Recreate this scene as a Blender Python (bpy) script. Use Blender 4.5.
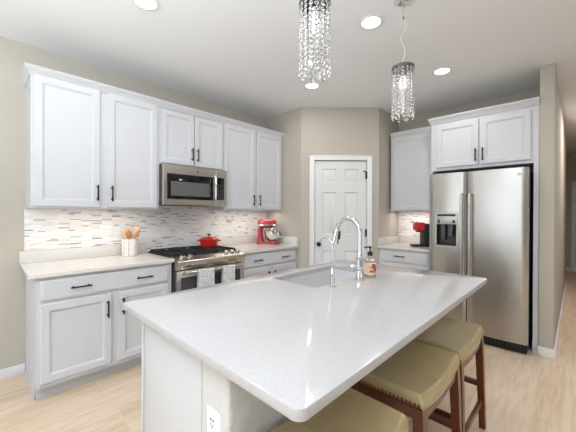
import bpy, bmesh, math, random
from mathutils import Vector, Matrix
random.seed(7)
PI = math.pi
S = bpy.context.scene
COL = S.collection
for _o in list(bpy.data.objects):
    bpy.data.objects.remove(_o)

# ------------------------------------------------------------------ camera
cam_d = bpy.data.cameras.new('camera')
cam_d.sensor_width = 36.0
cam_d.lens = 300.76 * 36.0 / 576.0
cam_d.shift_y = -1.99 / 576.0
cam_d.clip_start = 0.02
cam = bpy.data.objects.new('camera', cam_d)
COL.objects.link(cam)
_yaw, _pit, _rol = math.radians(43.877), -0.0036, 0.0035
_fw = Vector((math.cos(_yaw) * math.cos(_pit), math.sin(_yaw) * math.cos(_pit), math.sin(_pit)))
_rt = Vector((math.sin(_yaw), -math.cos(_yaw), 0))
_up = _rt.cross(_fw)
_r2 = _rt * math.cos(_rol) + _up * math.sin(_rol)
_u2 = -_rt * math.sin(_rol) + _up * math.cos(_rol)
cam.matrix_world = Matrix(((_r2.x, _u2.x, -_fw.x, 0), (_r2.y, _u2.y, -_fw.y, 0), (_r2.z, _u2.z, -_fw.z, 1.3425), (0, 0, 0, 1)))
S.camera = cam

# ------------------------------------------------------------------ world, exposure, daylight
S.view_settings.view_transform = 'Standard'
S.view_settings.look = 'None'
S.view_settings.gamma = 1.0
S.view_settings.use_curve_mapping = False
S.view_settings.exposure = 0.27
W = bpy.data.worlds.new('daylight')
S.world = W
W.use_nodes = True
W.node_tree.nodes['Background'].inputs[0].default_value = (0.86, 0.93, 1.0, 1)
W.node_tree.nodes['Background'].inputs[1].default_value = 1.2


def area(name, loc, target, sx, sy, power, color=(1, 1, 1), shape='RECTANGLE', spread=PI):
    d = bpy.data.lights.new(name, 'AREA')
    d.shape = shape
    d.size = sx
    d.size_y = sy
    d.energy = power
    d.color = color
    d.spread = spread
    o = bpy.data.objects.new(name, d)
    COL.objects.link(o)
    o.location = loc
    v = Vector(target) - Vector(loc)
    o.rotation_euler = v.to_track_quat('-Z', 'Y').to_euler()
    return o


DAY = (0.86, 0.93, 1.0)
# daylight entering by the windows of the room behind the camera
area('window_light_south', (0.6, -4.25, 1.25), (0.6, 0, 1.35), 3.6, 2.1, 6, DAY)
area('window_light_west', (-3.55, 1.2, 1.28), (0, 1.2, 1.28), 3.5, 2.2, 22, DAY)
# added up-light behind the camera that brightens the ceiling like a bounced flash
area('added_ceiling_uplight', (-0.9, 0.3, 1.75), (-1.0, 0.5, 2.743), 0.8, 0.8, 124, (0.87, 0.94, 1.0))

# ------------------------------------------------------------------ materials
MATS = {}


def srgb(r, g, b):
    f = lambda c: ((c / 255.0) / 12.92) if c / 255.0 <= 0.04045 else (((c / 255.0) + 0.055) / 1.055) ** 2.4
    return (f(r), f(g), f(b), 1)


def nodes_of(m):
    return m.node_tree.nodes, m.node_tree.links


def mat(name, col, rough=0.5, metal=0.0, var=0.03, scale=8.0, bump=0.0, bscale=60.0, stretch=(1, 1, 1), aniso=0.0, trans=0.0, ior=1.45, coat=0.0, spec=0.5, emit=None, estr=0.0):
    m = bpy.data.materials.new(name)
    m.use_nodes = True
    n, l = nodes_of(m)
    b = n['Principled BSDF']
    b.inputs['Roughness'].default_value = rough
    b.inputs['Metallic'].default_value = metal
    b.inputs['IOR'].default_value = ior
    b.inputs['Transmission Weight'].default_value = trans
    b.inputs['Coat Weight'].default_value = coat
    b.inputs['Specular IOR Level'].default_value = spec
    if aniso:
        b.inputs['Anisotropic'].default_value = aniso
    tc = n.new('ShaderNodeTexCoord')
    mp = n.new('ShaderNodeMapping')
    mp.inputs['Scale'].default_value = stretch
    l.new(tc.outputs['Object'], mp.inputs['Vector'])
    nz = n.new('ShaderNodeTexNoise')
    nz.inputs['Scale'].default_value = scale
    nz.inputs['Detail'].default_value = 4
    l.new(mp.outputs['Vector'], nz.inputs['Vector'])
    mx = n.new('ShaderNodeMix')
    mx.data_type = 'RGBA'
    mx.inputs['A'].default_value = tuple(max(0, c * (1 - var)) for c in col[:3]) + (1,)
    mx.inputs['B'].default_value = tuple(min(1, c * (1 + var)) for c in col[:3]) + (1,)
    l.new(nz.outputs['Fac'], mx.inputs['Factor'])
    l.new(mx.outputs['Result'], b.inputs['Base Color'])
    if bump:
        n2 = n.new('ShaderNodeTexNoise')
        n2.inputs['Scale'].default_value = bscale
        n2.inputs['Detail'].default_value = 3
        l.new(mp.outputs['Vector'], n2.inputs['Vector'])
        bp = n.new('ShaderNodeBump')
        bp.inputs['Strength'].default_value = bump
        bp.inputs['Distance'].default_value = 0.004
        l.new(n2.outputs['Fac'], bp.inputs['Height'])
        l.new(bp.outputs['Normal'], b.inputs['Normal'])
    if emit:
        b.inputs['Emission Color'].default_value = emit
        b.inputs['Emission Strength'].default_value = estr
    MATS[name] = m
    return m


M_wall = mat('greige_paint', srgb(188, 182, 171), 0.85, bump=0.08, bscale=180, var=0.015)
M_ceil = mat('ceiling_paint', srgb(237, 239, 241), 0.9, bump=0.10, bscale=120, var=0.01)
M_knee = mat('textured_drywall', srgb(205, 203, 200), 0.8, bump=1.0, bscale=38, var=0.03, scale=30)
for _n in M_knee.node_tree.nodes:
    if _n.type == 'BUMP':
        _n.inputs['Distance'].default_value = 0.008
M_trim = mat('white_trim_paint', srgb(230, 231, 232), 0.4, var=0.01)
M_cab = mat('white_cabinet_paint', srgb(206, 208, 212), 0.38, var=0.012)
M_panel = mat('white_panel_laminate', srgb(201, 202, 204), 0.4, var=0.008)
M_door = mat('white_door_paint', srgb(222, 223, 224), 0.45, var=0.01)
M_black = mat('oil_rubbed_bronze', srgb(38, 34, 32), 0.38, metal=0.7, var=0.1)
M_steel = mat('brushed_steel', srgb(184, 181, 176), 0.27, metal=1.0, var=0.05, scale=2.0, stretch=(1, 1, 40), bump=0.03, bscale=3)
M_steelh = mat('brushed_steel_warm', srgb(200, 196, 189), 0.25, metal=1.0, var=0.03, scale=3, stretch=(1, 1, 60), aniso=0.3)
M_chrome = mat('polished_chrome', srgb(225, 226, 228), 0.07, metal=1.0, var=0.01)
M_nickel = mat('dark_nickel', srgb(120, 120, 122), 0.2, metal=1.0, var=0.02)
M_dark = mat('black_plastic', srgb(26, 26, 28), 0.4, var=0.1)
M_glassb = mat('black_glass', srgb(14, 14, 16), 0.06, var=0.05)
M_ovglass = mat('oven_glass', srgb(66, 68, 72), 0.08, var=0.03)  # grey stands in for the island's reflection in the dark glass
M_iron = mat('cast_iron', srgb(30, 30, 31), 0.6, var=0.15, scale=60)
M_red = mat('red_enamel', srgb(196, 40, 34), 0.2, var=0.05, coat=0.5)
M_redm = mat('red_mixer_paint', srgb(158, 40, 50), 0.24, var=0.05, coat=0.5)
M_redk = mat('red_plastic', srgb(204, 40, 50), 0.35, var=0.05)
M_sink = mat('satin_sink_white', srgb(203, 204, 206), 0.3, metal=0.2, var=0.02)
M_wood = mat('mahogany', srgb(94, 45, 21), 0.28, var=0.25, scale=14, stretch=(6, 6, 1), coat=0.2)
M_spoon = mat('beech_wood', srgb(212, 178, 138), 0.55, var=0.15, scale=20, stretch=(4, 4, 1))
M_spoond = mat('olive_wood', srgb(172, 124, 78), 0.5, var=0.2, scale=20, stretch=(4, 4, 1))
M_leather = mat('olive_tan_leather', srgb(174, 157, 118), 0.27, var=0.10, scale=16, bump=0.12, bscale=120, spec=0.6)
M_nail = mat('brass_nailheads', srgb(120, 92, 52), 0.3, metal=1.0, var=0.1)
M_plastic = mat('white_plastic', srgb(238, 238, 236), 0.35, var=0.01)
M_slot = mat('dark_slot', srgb(60, 60, 60), 0.6)
M_winglass = mat('microwave_mesh_glass', srgb(98, 98, 98), 0.18, var=0.05, scale=300)
M_cord = mat('clear_white_cord', srgb(225, 225, 222), 0.4)
M_crystal = mat('clear_crystal', (1, 1, 1, 1), 0.02, trans=1.0, ior=1.55, var=0.0)
M_bulb = mat('frosted_bulb', srgb(250, 246, 238), 0.4, emit=(1, 0.95, 0.88, 1), estr=0.9)
M_lens = mat('lamp_lens', srgb(250, 250, 248), 0.5, emit=(1, 0.97, 0.93, 1), estr=6.0)
M_soap = mat('clear_bottle_plastic', srgb(238, 226, 210), 0.12, trans=0.6, ior=1.4, var=0.02)
M_darkcav = mat('dispenser_cavity', srgb(70, 68, 64), 0.35, metal=0.6, var=0.1)
M_dispp = mat('silver_control_panel', srgb(190, 192, 190), 0.3, metal=0.5, var=0.25, scale=60)
M_steelcab = mat('dark_grey_case', srgb(78, 80, 82), 0.5, var=0.05)


def M_new(name, rough=0.5):
    m = bpy.data.materials.new(name)
    m.use_nodes = True
    n, l = nodes_of(m)
    b = n['Principled BSDF']
    b.inputs['Roughness'].default_value = rough
    tc = n.new('ShaderNodeTexCoord')
    return m, n, l, b, tc


def ramp(n, stops, interp='LINEAR'):
    r = n.new('ShaderNodeValToRGB')
    r.color_ramp.interpolation = interp
    e = r.color_ramp.elements
    while len(e) < len(stops):
        e.new(0.5)
    for i, (p, c) in enumerate(stops):
        e[i].position = p
        e[i].color = c
    return r


def quartz(name, c0, c1, c2):
    m, n, l, b, tc = M_new(name, 0.13)
    v = n.new('ShaderNodeTexVoronoi')
    v.inputs['Scale'].default_value = 260
    l.new(tc.outputs['Object'], v.inputs['Vector'])
    r = ramp(n, [(0.0, c0), (0.16, c1), (0.5, c2)])
    l.new(v.outputs['Distance'], r.inputs['Fac'])
    v2 = n.new('ShaderNodeTexNoise')
    v2.inputs['Scale'].default_value = 150
    l.new(tc.outputs['Object'], v2.inputs['Vector'])
    r2 = ramp(n, [(0.28, srgb(206, 205, 205)), (0.40, (1, 1, 1, 1))])
    l.new(v2.outputs['Fac'], r2.inputs['Fac'])
    mx = n.new('ShaderNodeMix')
    mx.data_type = 'RGBA'
    mx.blend_type = 'MULTIPLY'
    mx.inputs['Factor'].default_value = 0.5
    l.new(r.outputs['Color'], mx.inputs['A'])
    l.new(r2.outputs['Color'], mx.inputs['B'])
    l.new(mx.outputs['Result'], b.inputs['Base Color'])
    return m


M_quartz = quartz('white_quartz', srgb(166, 164, 165), srgb(180, 178, 178), srgb(185, 183, 183))
M_quartzw = quartz('lit_white_quartz', srgb(206, 202, 196), srgb(217, 213, 207), srgb(221, 217, 211))  # island quartz again, lighter and warmer to carry the under-cabinet glow


def floor_mat():
    m, n, l, b, tc = M_new('oak_look_plank_tile', 0.42)
    mp = n.new('ShaderNodeMapping')
    mp.inputs['Location'].default_value = (0.25, -0.0665 + 0.157 * 10, 0)
    l.new(tc.outputs['Object'], mp.inputs['Vector'])
    br = n.new('ShaderNodeTexBrick')
    br.offset = 0.36
    br.offset_frequency = 3
    br.inputs['Scale'].default_value = 1.0
    br.inputs['Brick Width'].default_value = 0.92
    br.inputs['Row Height'].default_value = 0.157
    br.inputs['Mortar Size'].default_value = 0.0020
    br.inputs['Mortar Smooth'].default_value = 0.3
    br.inputs['Color1'].default_value = (0, 0, 0, 1)
    br.inputs['Color2'].default_value = (1, 1, 1, 1)
    l.new(mp.outputs['Vector'], br.inputs['Vector'])
    tone = ramp(n, [(0.0, srgb(214, 191, 165)), (0.5, srgb(220, 199, 175)), (1.0, srgb(226, 207, 185))])
    l.new(br.outputs['Color'], tone.inputs['Fac'])
    mp2 = n.new('ShaderNodeMapping')
    mp2.inputs['Scale'].default_value = (1.6, 16, 1)
    l.new(tc.outputs['Object'], mp2.inputs['Vector'])
    gz = n.new('ShaderNodeTexNoise')
    gz.inputs['Scale'].default_value = 2.2
    gz.inputs['Detail'].default_value = 7
    gz.inputs['Distortion'].default_value = 0.6
    l.new(mp2.outputs['Vector'], gz.inputs['Vector'])
    gr = ramp(n, [(0.28, srgb(236, 229, 220)), (0.6, (1, 1, 1, 1))])
    l.new(gz.outputs['Fac'], gr.inputs['Fac'])
    mul = n.new('ShaderNodeMix')
    mul.data_type = 'RGBA'
    mul.blend_type = 'MULTIPLY'
    mul.inputs['Factor'].default_value = 1.0
    l.new(tone.outputs['Color'], mul.inputs['A'])
    l.new(gr.outputs['Color'], mul.inputs['B'])
    mo = n.new('ShaderNodeMix')
    mo.data_type = 'RGBA'
    l.new(br.outputs['Fac'], mo.inputs['Factor'])
    l.new(mul.outputs['Result'], mo.inputs['A'])
    mo.inputs['B'].default_value = srgb(222, 205, 183)
    l.new(mo.outputs['Result'], b.inputs['Base Color'])
    bp = n.new('ShaderNodeBump')
    bp.inputs['Strength'].default_value = 0.25
    bp.inputs['Distance'].default_value = 0.002
    bp.invert = True
    l.new(br.outputs['Fac'], bp.inputs['Height'])
    l.new(bp.outputs['Normal'], b.inputs['Normal'])
    return m


M_floor = floor_mat()


def tile_mat(axis):
    m, n, l, b, tc = M_new('linear_mosaic_tile_' + axis, 0.16)
    sp = n.new('ShaderNodeSeparateXYZ')
    l.new(tc.outputs['Object'], sp.inputs[0])
    cb = n.new('ShaderNodeCombineXYZ')
    l.new(sp.outputs['X' if axis == 'x' else 'Y'], cb.inputs['X'])
    l.new(sp.outputs['Z'], cb.inputs['Y'])
    br = n.new('ShaderNodeTexBrick')
    br.offset = 0.37
    br.offset_frequency = 5
    br.squash = 0.62
    br.squash_frequency = 3
    br.inputs['Scale'].default_value = 1.0
    br.inputs['Brick Width'].default_value = 0.085
    br.inputs['Row Height'].default_value = 0.0122
    br.inputs['Mortar Size'].default_value = 0.0011
    br.inputs['Color1'].default_value = (0, 0, 0, 1)
    br.inputs['Color2'].default_value = (1, 1, 1, 1)
    l.new(cb.outputs[0], br.inputs['Vector'])
    rp = ramp(n, [(0.0, srgb(226, 223, 221)), (0.22, srgb(236, 235, 234)), (0.5, srgb(229, 228, 229)), (0.66, srgb(240, 238, 236)), (0.88, srgb(214, 213, 215)), (0.915, srgb(178, 177, 180)), (0.965, srgb(156, 155, 159))], 'CONSTANT')
    l.new(br.outputs['Color'], rp.inputs['Fac'])
    mo = n.new('ShaderNodeMix')
    mo.data_type = 'RGBA'
    l.new(br.outputs['Fac'], mo.inputs['Factor'])
    l.new(rp.outputs['Color'], mo.inputs['A'])
    mo.inputs['B'].default_value = srgb(226, 223, 219)
    l.new(mo.outputs['Result'], b.inputs['Base Color'])
    bp = n.new('ShaderNodeBump')
    bp.inputs['Strength'].default_value = 0.3
    bp.inputs['Distance'].default_value = 0.001
    bp.invert = True
    l.new(br.outputs['Fac'], bp.inputs['Height'])
    l.new(bp.outputs['Normal'], b.inputs['Normal'])
    return m


def pattern_mat(name, kind):
    """small repeating prints: damask towel, lattice crock, soap label"""
    m, n, l, b, tc = M_new(name, 0.8 if kind == 'towel' else 0.35)
    if kind == 'towel':
        w = n.new('ShaderNodeTexVoronoi')
        w.inputs['Scale'].default_value = 42
        w.feature = 'SMOOTH_F1'
        l.new(tc.outputs['Object'], w.inputs['Vector'])
        r = ramp(n, [(0.30, srgb(224, 225, 226)), (0.42, srgb(180, 184, 188)), (0.52, srgb(216, 217, 219)), (0.66, srgb(186, 190, 194))])
        l.new(w.outputs['Distance'], r.inputs['Fac'])
    elif kind == 'crock':
        mp = n.new('ShaderNodeMapping')
        mp.inputs['Scale'].default_value = (62, 62, 62)
        l.new(tc.outputs['Object'], mp.inputs['Vector'])
        w = n.new('ShaderNodeTexVoronoi')
        w.inputs['Scale'].default_value = 1
        w.inputs['Randomness'].default_value = 0.15
        l.new(mp.outputs['Vector'], w.inputs['Vector'])
        r = ramp(n, [(0.34, srgb(176, 150, 140)), (0.44, srgb(240, 236, 230))])
        l.new(w.outputs['Distance'], r.inputs['Fac'])
    else:
        w = n.new('ShaderNodeTexNoise')
        w.inputs['Scale'].default_value = 46
        w.inputs['Detail'].default_value = 1
        l.new(tc.outputs['Object'], w.inputs['Vector'])
        r = ramp(n, [(0.52, srgb(168, 74, 46)), (0.56, srgb(226, 190, 160))])
        l.new(w.outputs['Fac'], r.inputs['Fac'])
    l.new(r.outputs['Color'], b.inputs['Base Color'])
    return m


M_tilex = tile_mat('x')
M_tiley = tile_mat('y')
M_towel = pattern_mat('damask_towel', 'towel')
M_crock = pattern_mat('lattice_ceramic', 'crock')
M_label = mat('cream_label', srgb(240, 218, 190), 0.5, var=0.03)
M_print = pattern_mat('red_brown_print', 'print')

# ------------------------------------------------------------------ mesh builder


class MB:
    def __init__(self):
        self.bm = bmesh.new()

    def box(self, x0, x1, y0, y1, z0, z1, bev=0.0, seg=2):
        t = bmesh.new()
        vs = [t.verts.new(p) for p in ((x0, y0, z0), (x1, y0, z0), (x1, y1, z0), (x0, y1, z0), (x0, y0, z1), (x1, y0, z1), (x1, y1, z1), (x0, y1, z1))]
        for f in ((0, 3, 2, 1), (4, 5, 6, 7), (0, 1, 5, 4), (1, 2, 6, 5), (2, 3, 7, 6), (3, 0, 4, 7)):
            t.faces.new([vs[i] for i in f])
        if bev:
            bmesh.ops.bevel(t, geom=list(t.edges), offset=bev, segments=seg, affect='EDGES', profile=0.5)
        self._merge(t)
        return self

    def _merge(self, t, mtx=None):
        if mtx is not None:
            bmesh.ops.transform(t, matrix=mtx, verts=t.verts)
        me = bpy.data.meshes.new('tmp')
        t.to_mesh(me)
        t.free()
        self.bm.from_mesh(me)
        bpy.data.meshes.remove(me)

    def loft(self, loops, caps=(True, True), closed=False):
        rows = [[self.bm.verts.new(p) for p in lp] for lp in loops]
        n = len(rows[0])
        k = len(rows)
        for i in range(k if closed else k - 1):
            a, b = rows[i], rows[(i + 1) % k]
            for j in range(n):
                self.bm.faces.new((a[j], a[(j + 1) % n], b[(j + 1) % n], b[j]))
        if not closed:
            if caps[0]:
                self.bm.faces.new(rows[0][::-1])
            if caps[1]:
                self.bm.faces.new(rows[-1])
        return self

    def lathe(self, prof, c=(0, 0, 0), seg=28, axis='z', caps=(True, True)):
        loops = []
        for r, h in prof:
            lp = []
            for j in range(seg):
                a = 2 * PI * j / seg
                u, v = max(r, 1e-5) * math.cos(a), max(r, 1e-5) * math.sin(a)
                if axis == 'z':
                    lp.append((c[0] + u, c[1] + v, c[2] + h))
                elif axis == 'y':
                    lp.append((c[0] + v, c[1] + h, c[2] + u))
                else:
                    lp.append((c[0] + h, c[1] + u, c[2] + v))
            loops.append(lp)
        return self.loft(loops, caps)

    def tube(self, pts, r, seg=10, flat=1.0):
        pts = [Vector(p) for p in pts]
        n = len(pts)
        rs = r if isinstance(r, (list, tuple)) else [r] * n
        ref = None
        loops = []
        for i, p in enumerate(pts):
            t = (pts[min(i + 1, n - 1)] - pts[max(i - 1, 0)]).normalized()
            if ref is None:
                ref = Vector((0, 0, 1)) if abs(t.z) < 0.9 else Vector((1, 0, 0))
            a = (ref - t * ref.dot(t)).normalized()
            ref = a
            b = t.cross(a)
            loops.append([p + (a * math.cos(2 * PI * j / seg) + b * math.sin(2 * PI * j / seg) * flat) * rs[i] for j in range(seg)])
        return self.loft(loops)

    def ball(self, c, r, sc=(1, 1, 1), seg=12, rings=8):
        t = bmesh.new()
        bmesh.ops.create_uvsphere(t, u_segments=seg, v_segments=rings, radius=r)
        self._merge(t, Matrix.Translation(c) @ Matrix.Diagonal((sc[0], sc[1], sc[2], 1)))
        return self

    def prism(self, poly, z0, z1):
        return self.loft([[(x, y, z0) for x, y in poly], [(x, y, z1) for x, y in poly]])

    def rectloft(self, x0, x1, z0, z1, prof, caps=(True, True)):
        """stack of rectangles facing -y: prof = (inset, y)"""
        loops = [[(x0 + i, y, z0 + i), (x1 - i, y, z0 + i), (x1 - i, y, z1 - i), (x0 + i, y, z1 - i)] for i, y in prof]
        return self.loft(loops, caps)

    def xform(self, mtx):
        bmesh.ops.transform(self.bm, matrix=mtx, verts=self.bm.verts)
        return self

    def build(self, name, m, parent=None, angle=38.0):
        bm = self.bm
        bmesh.ops.recalc_face_normals(bm, faces=bm.faces)
        lim = math.radians(angle)
        for f in bm.faces:
            f.smooth = True
        for e in bm.edges:
            e.smooth = len(e.link_faces) == 2 and e.calc_face_angle(0) < lim
        me = bpy.data.meshes.new(name)
        bm.to_mesh(me)
        bm.free()
        me.materials.append(m)
        o = bpy.data.objects.new(name, me)
        COL.objects.link(o)
        if parent is not None:
            o.parent = parent
        return o


def thing(name, label, cat, loc=(0, 0, 0), rz=0.0, group=None):
    o = bpy.data.objects.new(name, None)
    o.empty_display_size = 0.1
    COL.objects.link(o)
    o.location = loc
    o.rotation_euler = (0, 0, rz)
    o['label'] = label
    o['category'] = cat
    if group:
        o['group'] = group
    return o


def tag(o, label, cat, group=None):
    o['label'] = label
    o['category'] = cat
    if group:
        o['group'] = group
    return o


def struct(name, mb, m, label=None, cat=None, parent=None):
    o = mb.build(name, m, parent)
    if parent is None:
        o['kind'] = 'structure'
        if label:
            o['label'] = label
            o['category'] = cat
    return o


def copy_tree(o, parent=None):
    c = o.copy()
    COL.objects.link(c)
    if parent is not None:
        c.parent = parent
    for ch in [x for x in o.children]:
        copy_tree(ch, c)
    return c


def rrect(x0, x1, y0, y1, r, z, n=6):
    out = []
    for cx, cy, a0 in ((x1 - r, y1 - r, 0), (x0 + r, y1 - r, 90), (x0 + r, y0 + r, 180), (x1 - r, y0 + r, 270)):
        for i in range(n + 1):
            a = math.radians(a0 + 90.0 * i / n)
            out.append((cx + r * math.cos(a), cy + r * math.sin(a), z))
    return out


# ------------------------------------------------------------------ room shell
YA, XB, H = 3.32, 4.34, 2.743
XR, YL, XP, YP = 2.985, 2.636, 3.717, 1.903      # pantry corner
struct('floor', MB().box(-3.6, 10.0, -4.4, 3.5, -0.06, 0), M_floor, 'pale oak-look plank tile floor', 'floor')
struct('ceiling', MB().box(-3.6, 10.0, -4.4, 3.5, H, H + 0.1), M_ceil, 'flat off-white painted ceiling', 'ceiling')
struct('wall_north', MB().box(-3.6, XB + 0.12, YA, YA + 0.12, 0, H), M_wall, 'greige wall behind the range', 'wall')
struct('wall_east', MB().box(XB, XB + 0.12, 0.265, YA, 0, H), M_wall, 'greige wall behind the refrigerator', 'wall')
DU0, DU1, DZ = 0.178, 0.880, 2.045


def P(u, d=0.0):
    q = 2 ** -0.5
    return (XR + u * q + d * q, YL - u * q + d * q)


o2 = 0.11 * 2 ** 0.5
mb = MB()
mb.prism([(XR, YA), (XR, YL), P(DU0), P(DU0, 0.11), (XR + 0.11, XR + YL + o2 - XR - 0.11), (XR + 0.11, YA)], 0, H)
mb.prism([P(DU1), (XP, YP), (XB, YP), (XB, YP + 0.11), (XP + YP + o2 - YP - 0.11, YP + 0.11), P(DU1, 0.11)], 0, H)
mb.prism([P(DU0), P(DU1), P(DU1, 0.11), P(DU0, 0.11)], DZ, H)
struct('wall_pantry', mb, M_wall, 'greige corner pantry walls around the white door', 'wall')
struct('wall_refrigerator_end', MB().box(3.72, 8.0, 0.152, 0.263, 0, H, 0.008), M_wall, 'narrow greige wall end beside the refrigerator, running along the hall', 'wall')
struct('wall_hall_far', MB().box(9.7, 9.82, -1.2, 1.6, 0, H), M_wall, 'far wall at the end of the hall', 'wall')
mb = MB().box(8.0, 9.7, 1.5, 1.6, 0, H).box(7.9, 8.0, 0.265, 1.6, 0, H)
struct('wall_hall_side', mb, M_wall)
struct('wall_hall_south', MB().box(3.8, 9.7, -1.2, -1.08, 0, H), M_wall)
struct('wall_southeast', MB().box(3.8, 3.92, -4.4, -1.2, 0, H), M_wall)
# window walls behind the camera
mb = MB().box(-3.6, -1.2, -4.4, -4.28, 0, H).box(2.4, 3.8, -4.4, -4.28, 0, H).box(-1.2, 2.4, -4.4, -4.28, 2.3, H).box(-1.2, 2.4, -4.4, -4.28, 0, 0.2)
struct('wall_south', mb, M_wall)
mb = MB().box(-3.6, -3.48, -4.28, -0.6, 0, H).box(-3.6, -3.48, 3.0, YA, 0, H).box(-3.6, -3.48, -0.6, 3.0, 2.42, H).box(-3.6, -3.48, -0.6, 3.0, 0, 0.12)
struct('wall_west', mb, M_wall)
for nm, horiz, a0, a1, z0, z1 in (('window_1', True, -1.2, 2.4, 0.2, 2.3), ('window_2', False, -0.6, 3.0, 0.12, 2.42)):
    fr = MB()
    for k in range(4):
        c = a0 + 0.03 + (a1 - a0 - 0.06) * k / 3
        fr.box(c - 0.03, c + 0.03, -0.03, 0.03, z0, z1)
    fr.box(a0, a1, -0.03, 0.03, z0, z0 + 0.05).box(a0, a1, -0.03, 0.03, z1 - 0.05, z1)
    if horiz:
        fr.xform(Matrix.Translation((0, -4.36, 0)))
    else:
        fr.xform(Matrix.Translation((-3.56, 0, 0)) @ Matrix.Rotation(PI / 2, 4, 'Z'))
    struct(nm, fr, M_trim)

# baseboards
def baseboard(name, x0, x1, y0, y1):
    struct(name, MB().box(x0, x1, y0, y1, 0, 0.082, 0.003), M_trim)


baseboard('baseboard_north', -3.48, 0.288, YA - 0.014, YA)
mb = MB().box(3.706, 3.72, 0.138, 0.263, 0, 0.085, 0.003).box(3.7205, 8.0, 0.138, 0.152, 0, 0.085, 0.003)
struct('baseboard_hall', mb, M_trim)
baseboard('baseboard_hall_far', 9.686, 9.7, -1.0, 1.5)
mb = MB()
for u0, u1 in ((0.03, 0.10), (0.955, 1.01)):
    mb.prism([P(u0, -0.013), P(u1, -0.013), P(u1), P(u0)], 0, 0.085)
struct('baseboard_pantry', mb, M_trim)

# pantry door + casing (local frame: x along the diagonal wall, front faces -y)
DM = Matrix.Translation((XR, YL, 0)) @ Matrix.Rotation(-PI / 4, 4, 'Z')
cs = MB()
for x0, x1, z0, z1 in ((0.113, 0.179, 0, 2.103), (0.879, 0.945, 0, 2.103), (0.179, 0.879, 2.041, 2.103)):
    cs.box(x0, x1, -0.017, 0.0, z0, z1, 0.004)
cs.box(0.113, 0.130, -0.022, -0.0, 0, 2.103, 0.003).box(0.928, 0.945, -0.022, 0.0, 0, 2.103, 0.003).box(0.113, 0.945, -0.022, 0, 2.088, 2.105, 0.003)
cs.box(0.179, 0.183, 0.0, 0.10, 0, 2.041).box(0.875, 0.879, 0.0, 0.10, 0, 2.041)
cs.xform(DM)
struct('trim_1', cs, M_trim, 'white casing around the pantry door', 'trim')


def six_panel():
    m = MB()
    dx0, dx1, z0, z1 = 0.187, 0.871, 0.012, 2.036
    xs = [dx0, 0.288, 0.468, 0.584, 0.762, dx1]
    zs = [z0, 0.235, 0.842, 1.06, 1.62, 1.742, 1.93, z1]
    yf, yb = 0.014, 0.049
    bm = m.bm
    for i in range(5):
        for j in range(7):
            a, b, c, d = xs[i], xs[i + 1], zs[j], zs[j + 1]
            if i in (1, 3) and j in (1, 3, 5):
                m.rectloft(a, b, c, d, [(0, yf), (0.006, yf + 0.012), (0.020, yf + 0.012), (0.036, yf + 0.004)], (False, True))
            else:
                vs = [bm.verts.new(p) for p in ((a, yf, c), (b, yf, c), (b, yf, d), (a, yf, d))]
                bm.faces.new(vs)
    bmesh.ops.remove_doubles(bm, verts=bm.verts, dist=1e-5)
    m.rectloft(dx0, dx1, z0, z1, [(0, yf), (0, yb)], (False, True))
    return m.xform(DM)


door = struct('door_1', six_panel(), M_door, 'white six-panel pantry door', 'door')
kb = MB().lathe([(0.026, 0.013), (0.026, 0.006), (0.010, 0.0), (0.010, -0.03), (0.024, -0.036), (0.029, -0.05), (0.024, -0.064), (0.0, -0.068)], (0.236, 0, 0.932), 20, 'y').xform(DM)
kb.build('door_knob', M_black, door)['label'] = 'dark bronze round door knob'
for zc in (1.845, 1.08, 0.25):
    hg = MB().tube([(0.874, -0.004, zc - 0.05), (0.874, -0.004, zc + 0.05)], 0.007, 8).box(0.860, 0.874, -0.002, 0.013, zc - 0.048, zc + 0.048)
    hg.xform(DM)
    hg.build('hinge', M_black, door)
st = MB().tube([(0.874, -0.006, 1.893), (0.855, -0.03, 1.893), (0.832, -0.036, 1.893)], 0.005, 8).ball((0.83, -0.036, 1.893), 0.011).xform(DM)
st.build('hinge_stop', M_black, door)

# hall end door casing, far away
cs = MB().box(9.68, 9.7, 0.03, 0.10, 0.0, 2.1, 0.004).box(9.68, 9.7, -0.9, -0.83, 0.0, 2.1, 0.004).box(9.68, 9.7, -0.83, 0.03, 2.03, 2.1, 0.004)
struct('trim_2', cs, M_trim)
dd = MB().box(9.685, 9.7, -0.828, 0.028, 0.01, 2.028)
struct('door_2', dd, M_door)

# mosaic backsplashes
bs = MB().box(0.290, 1.2655, YA - 0.008, YA, 1.018, 1.3705).box(1.2655, 2.0445, YA - 0.008, YA, 0.70, 1.4155).box(2.0445, XR, YA - 0.008, YA, 1.018, 1.3705)
bs.box(0.281, 0.290, YA - 0.011, YA, 1.018, 1.371, 0.002)
struct('trim_3', bs, M_tilex, 'white and grey linear mosaic tile backsplash behind the range', 'backsplash')
bs = MB().box(XB - 0.008, XB, 1.248, YP, 1.018, 1.3705)
struct('trim_4', bs, M_tiley, 'mosaic tile backsplash beside the refrigerator', 'backsplash')

# crown moldings
def sweep(path, prof):
    """path: list of (x, y, nx, ny) with outward mitre vectors; prof: closed list of (out, z)"""
    m = MB()
    return m.loft([[(x + nx * o_, y + ny * o_, z) for o_, z in prof] for x, y, nx, ny in path], (True, True))


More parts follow.
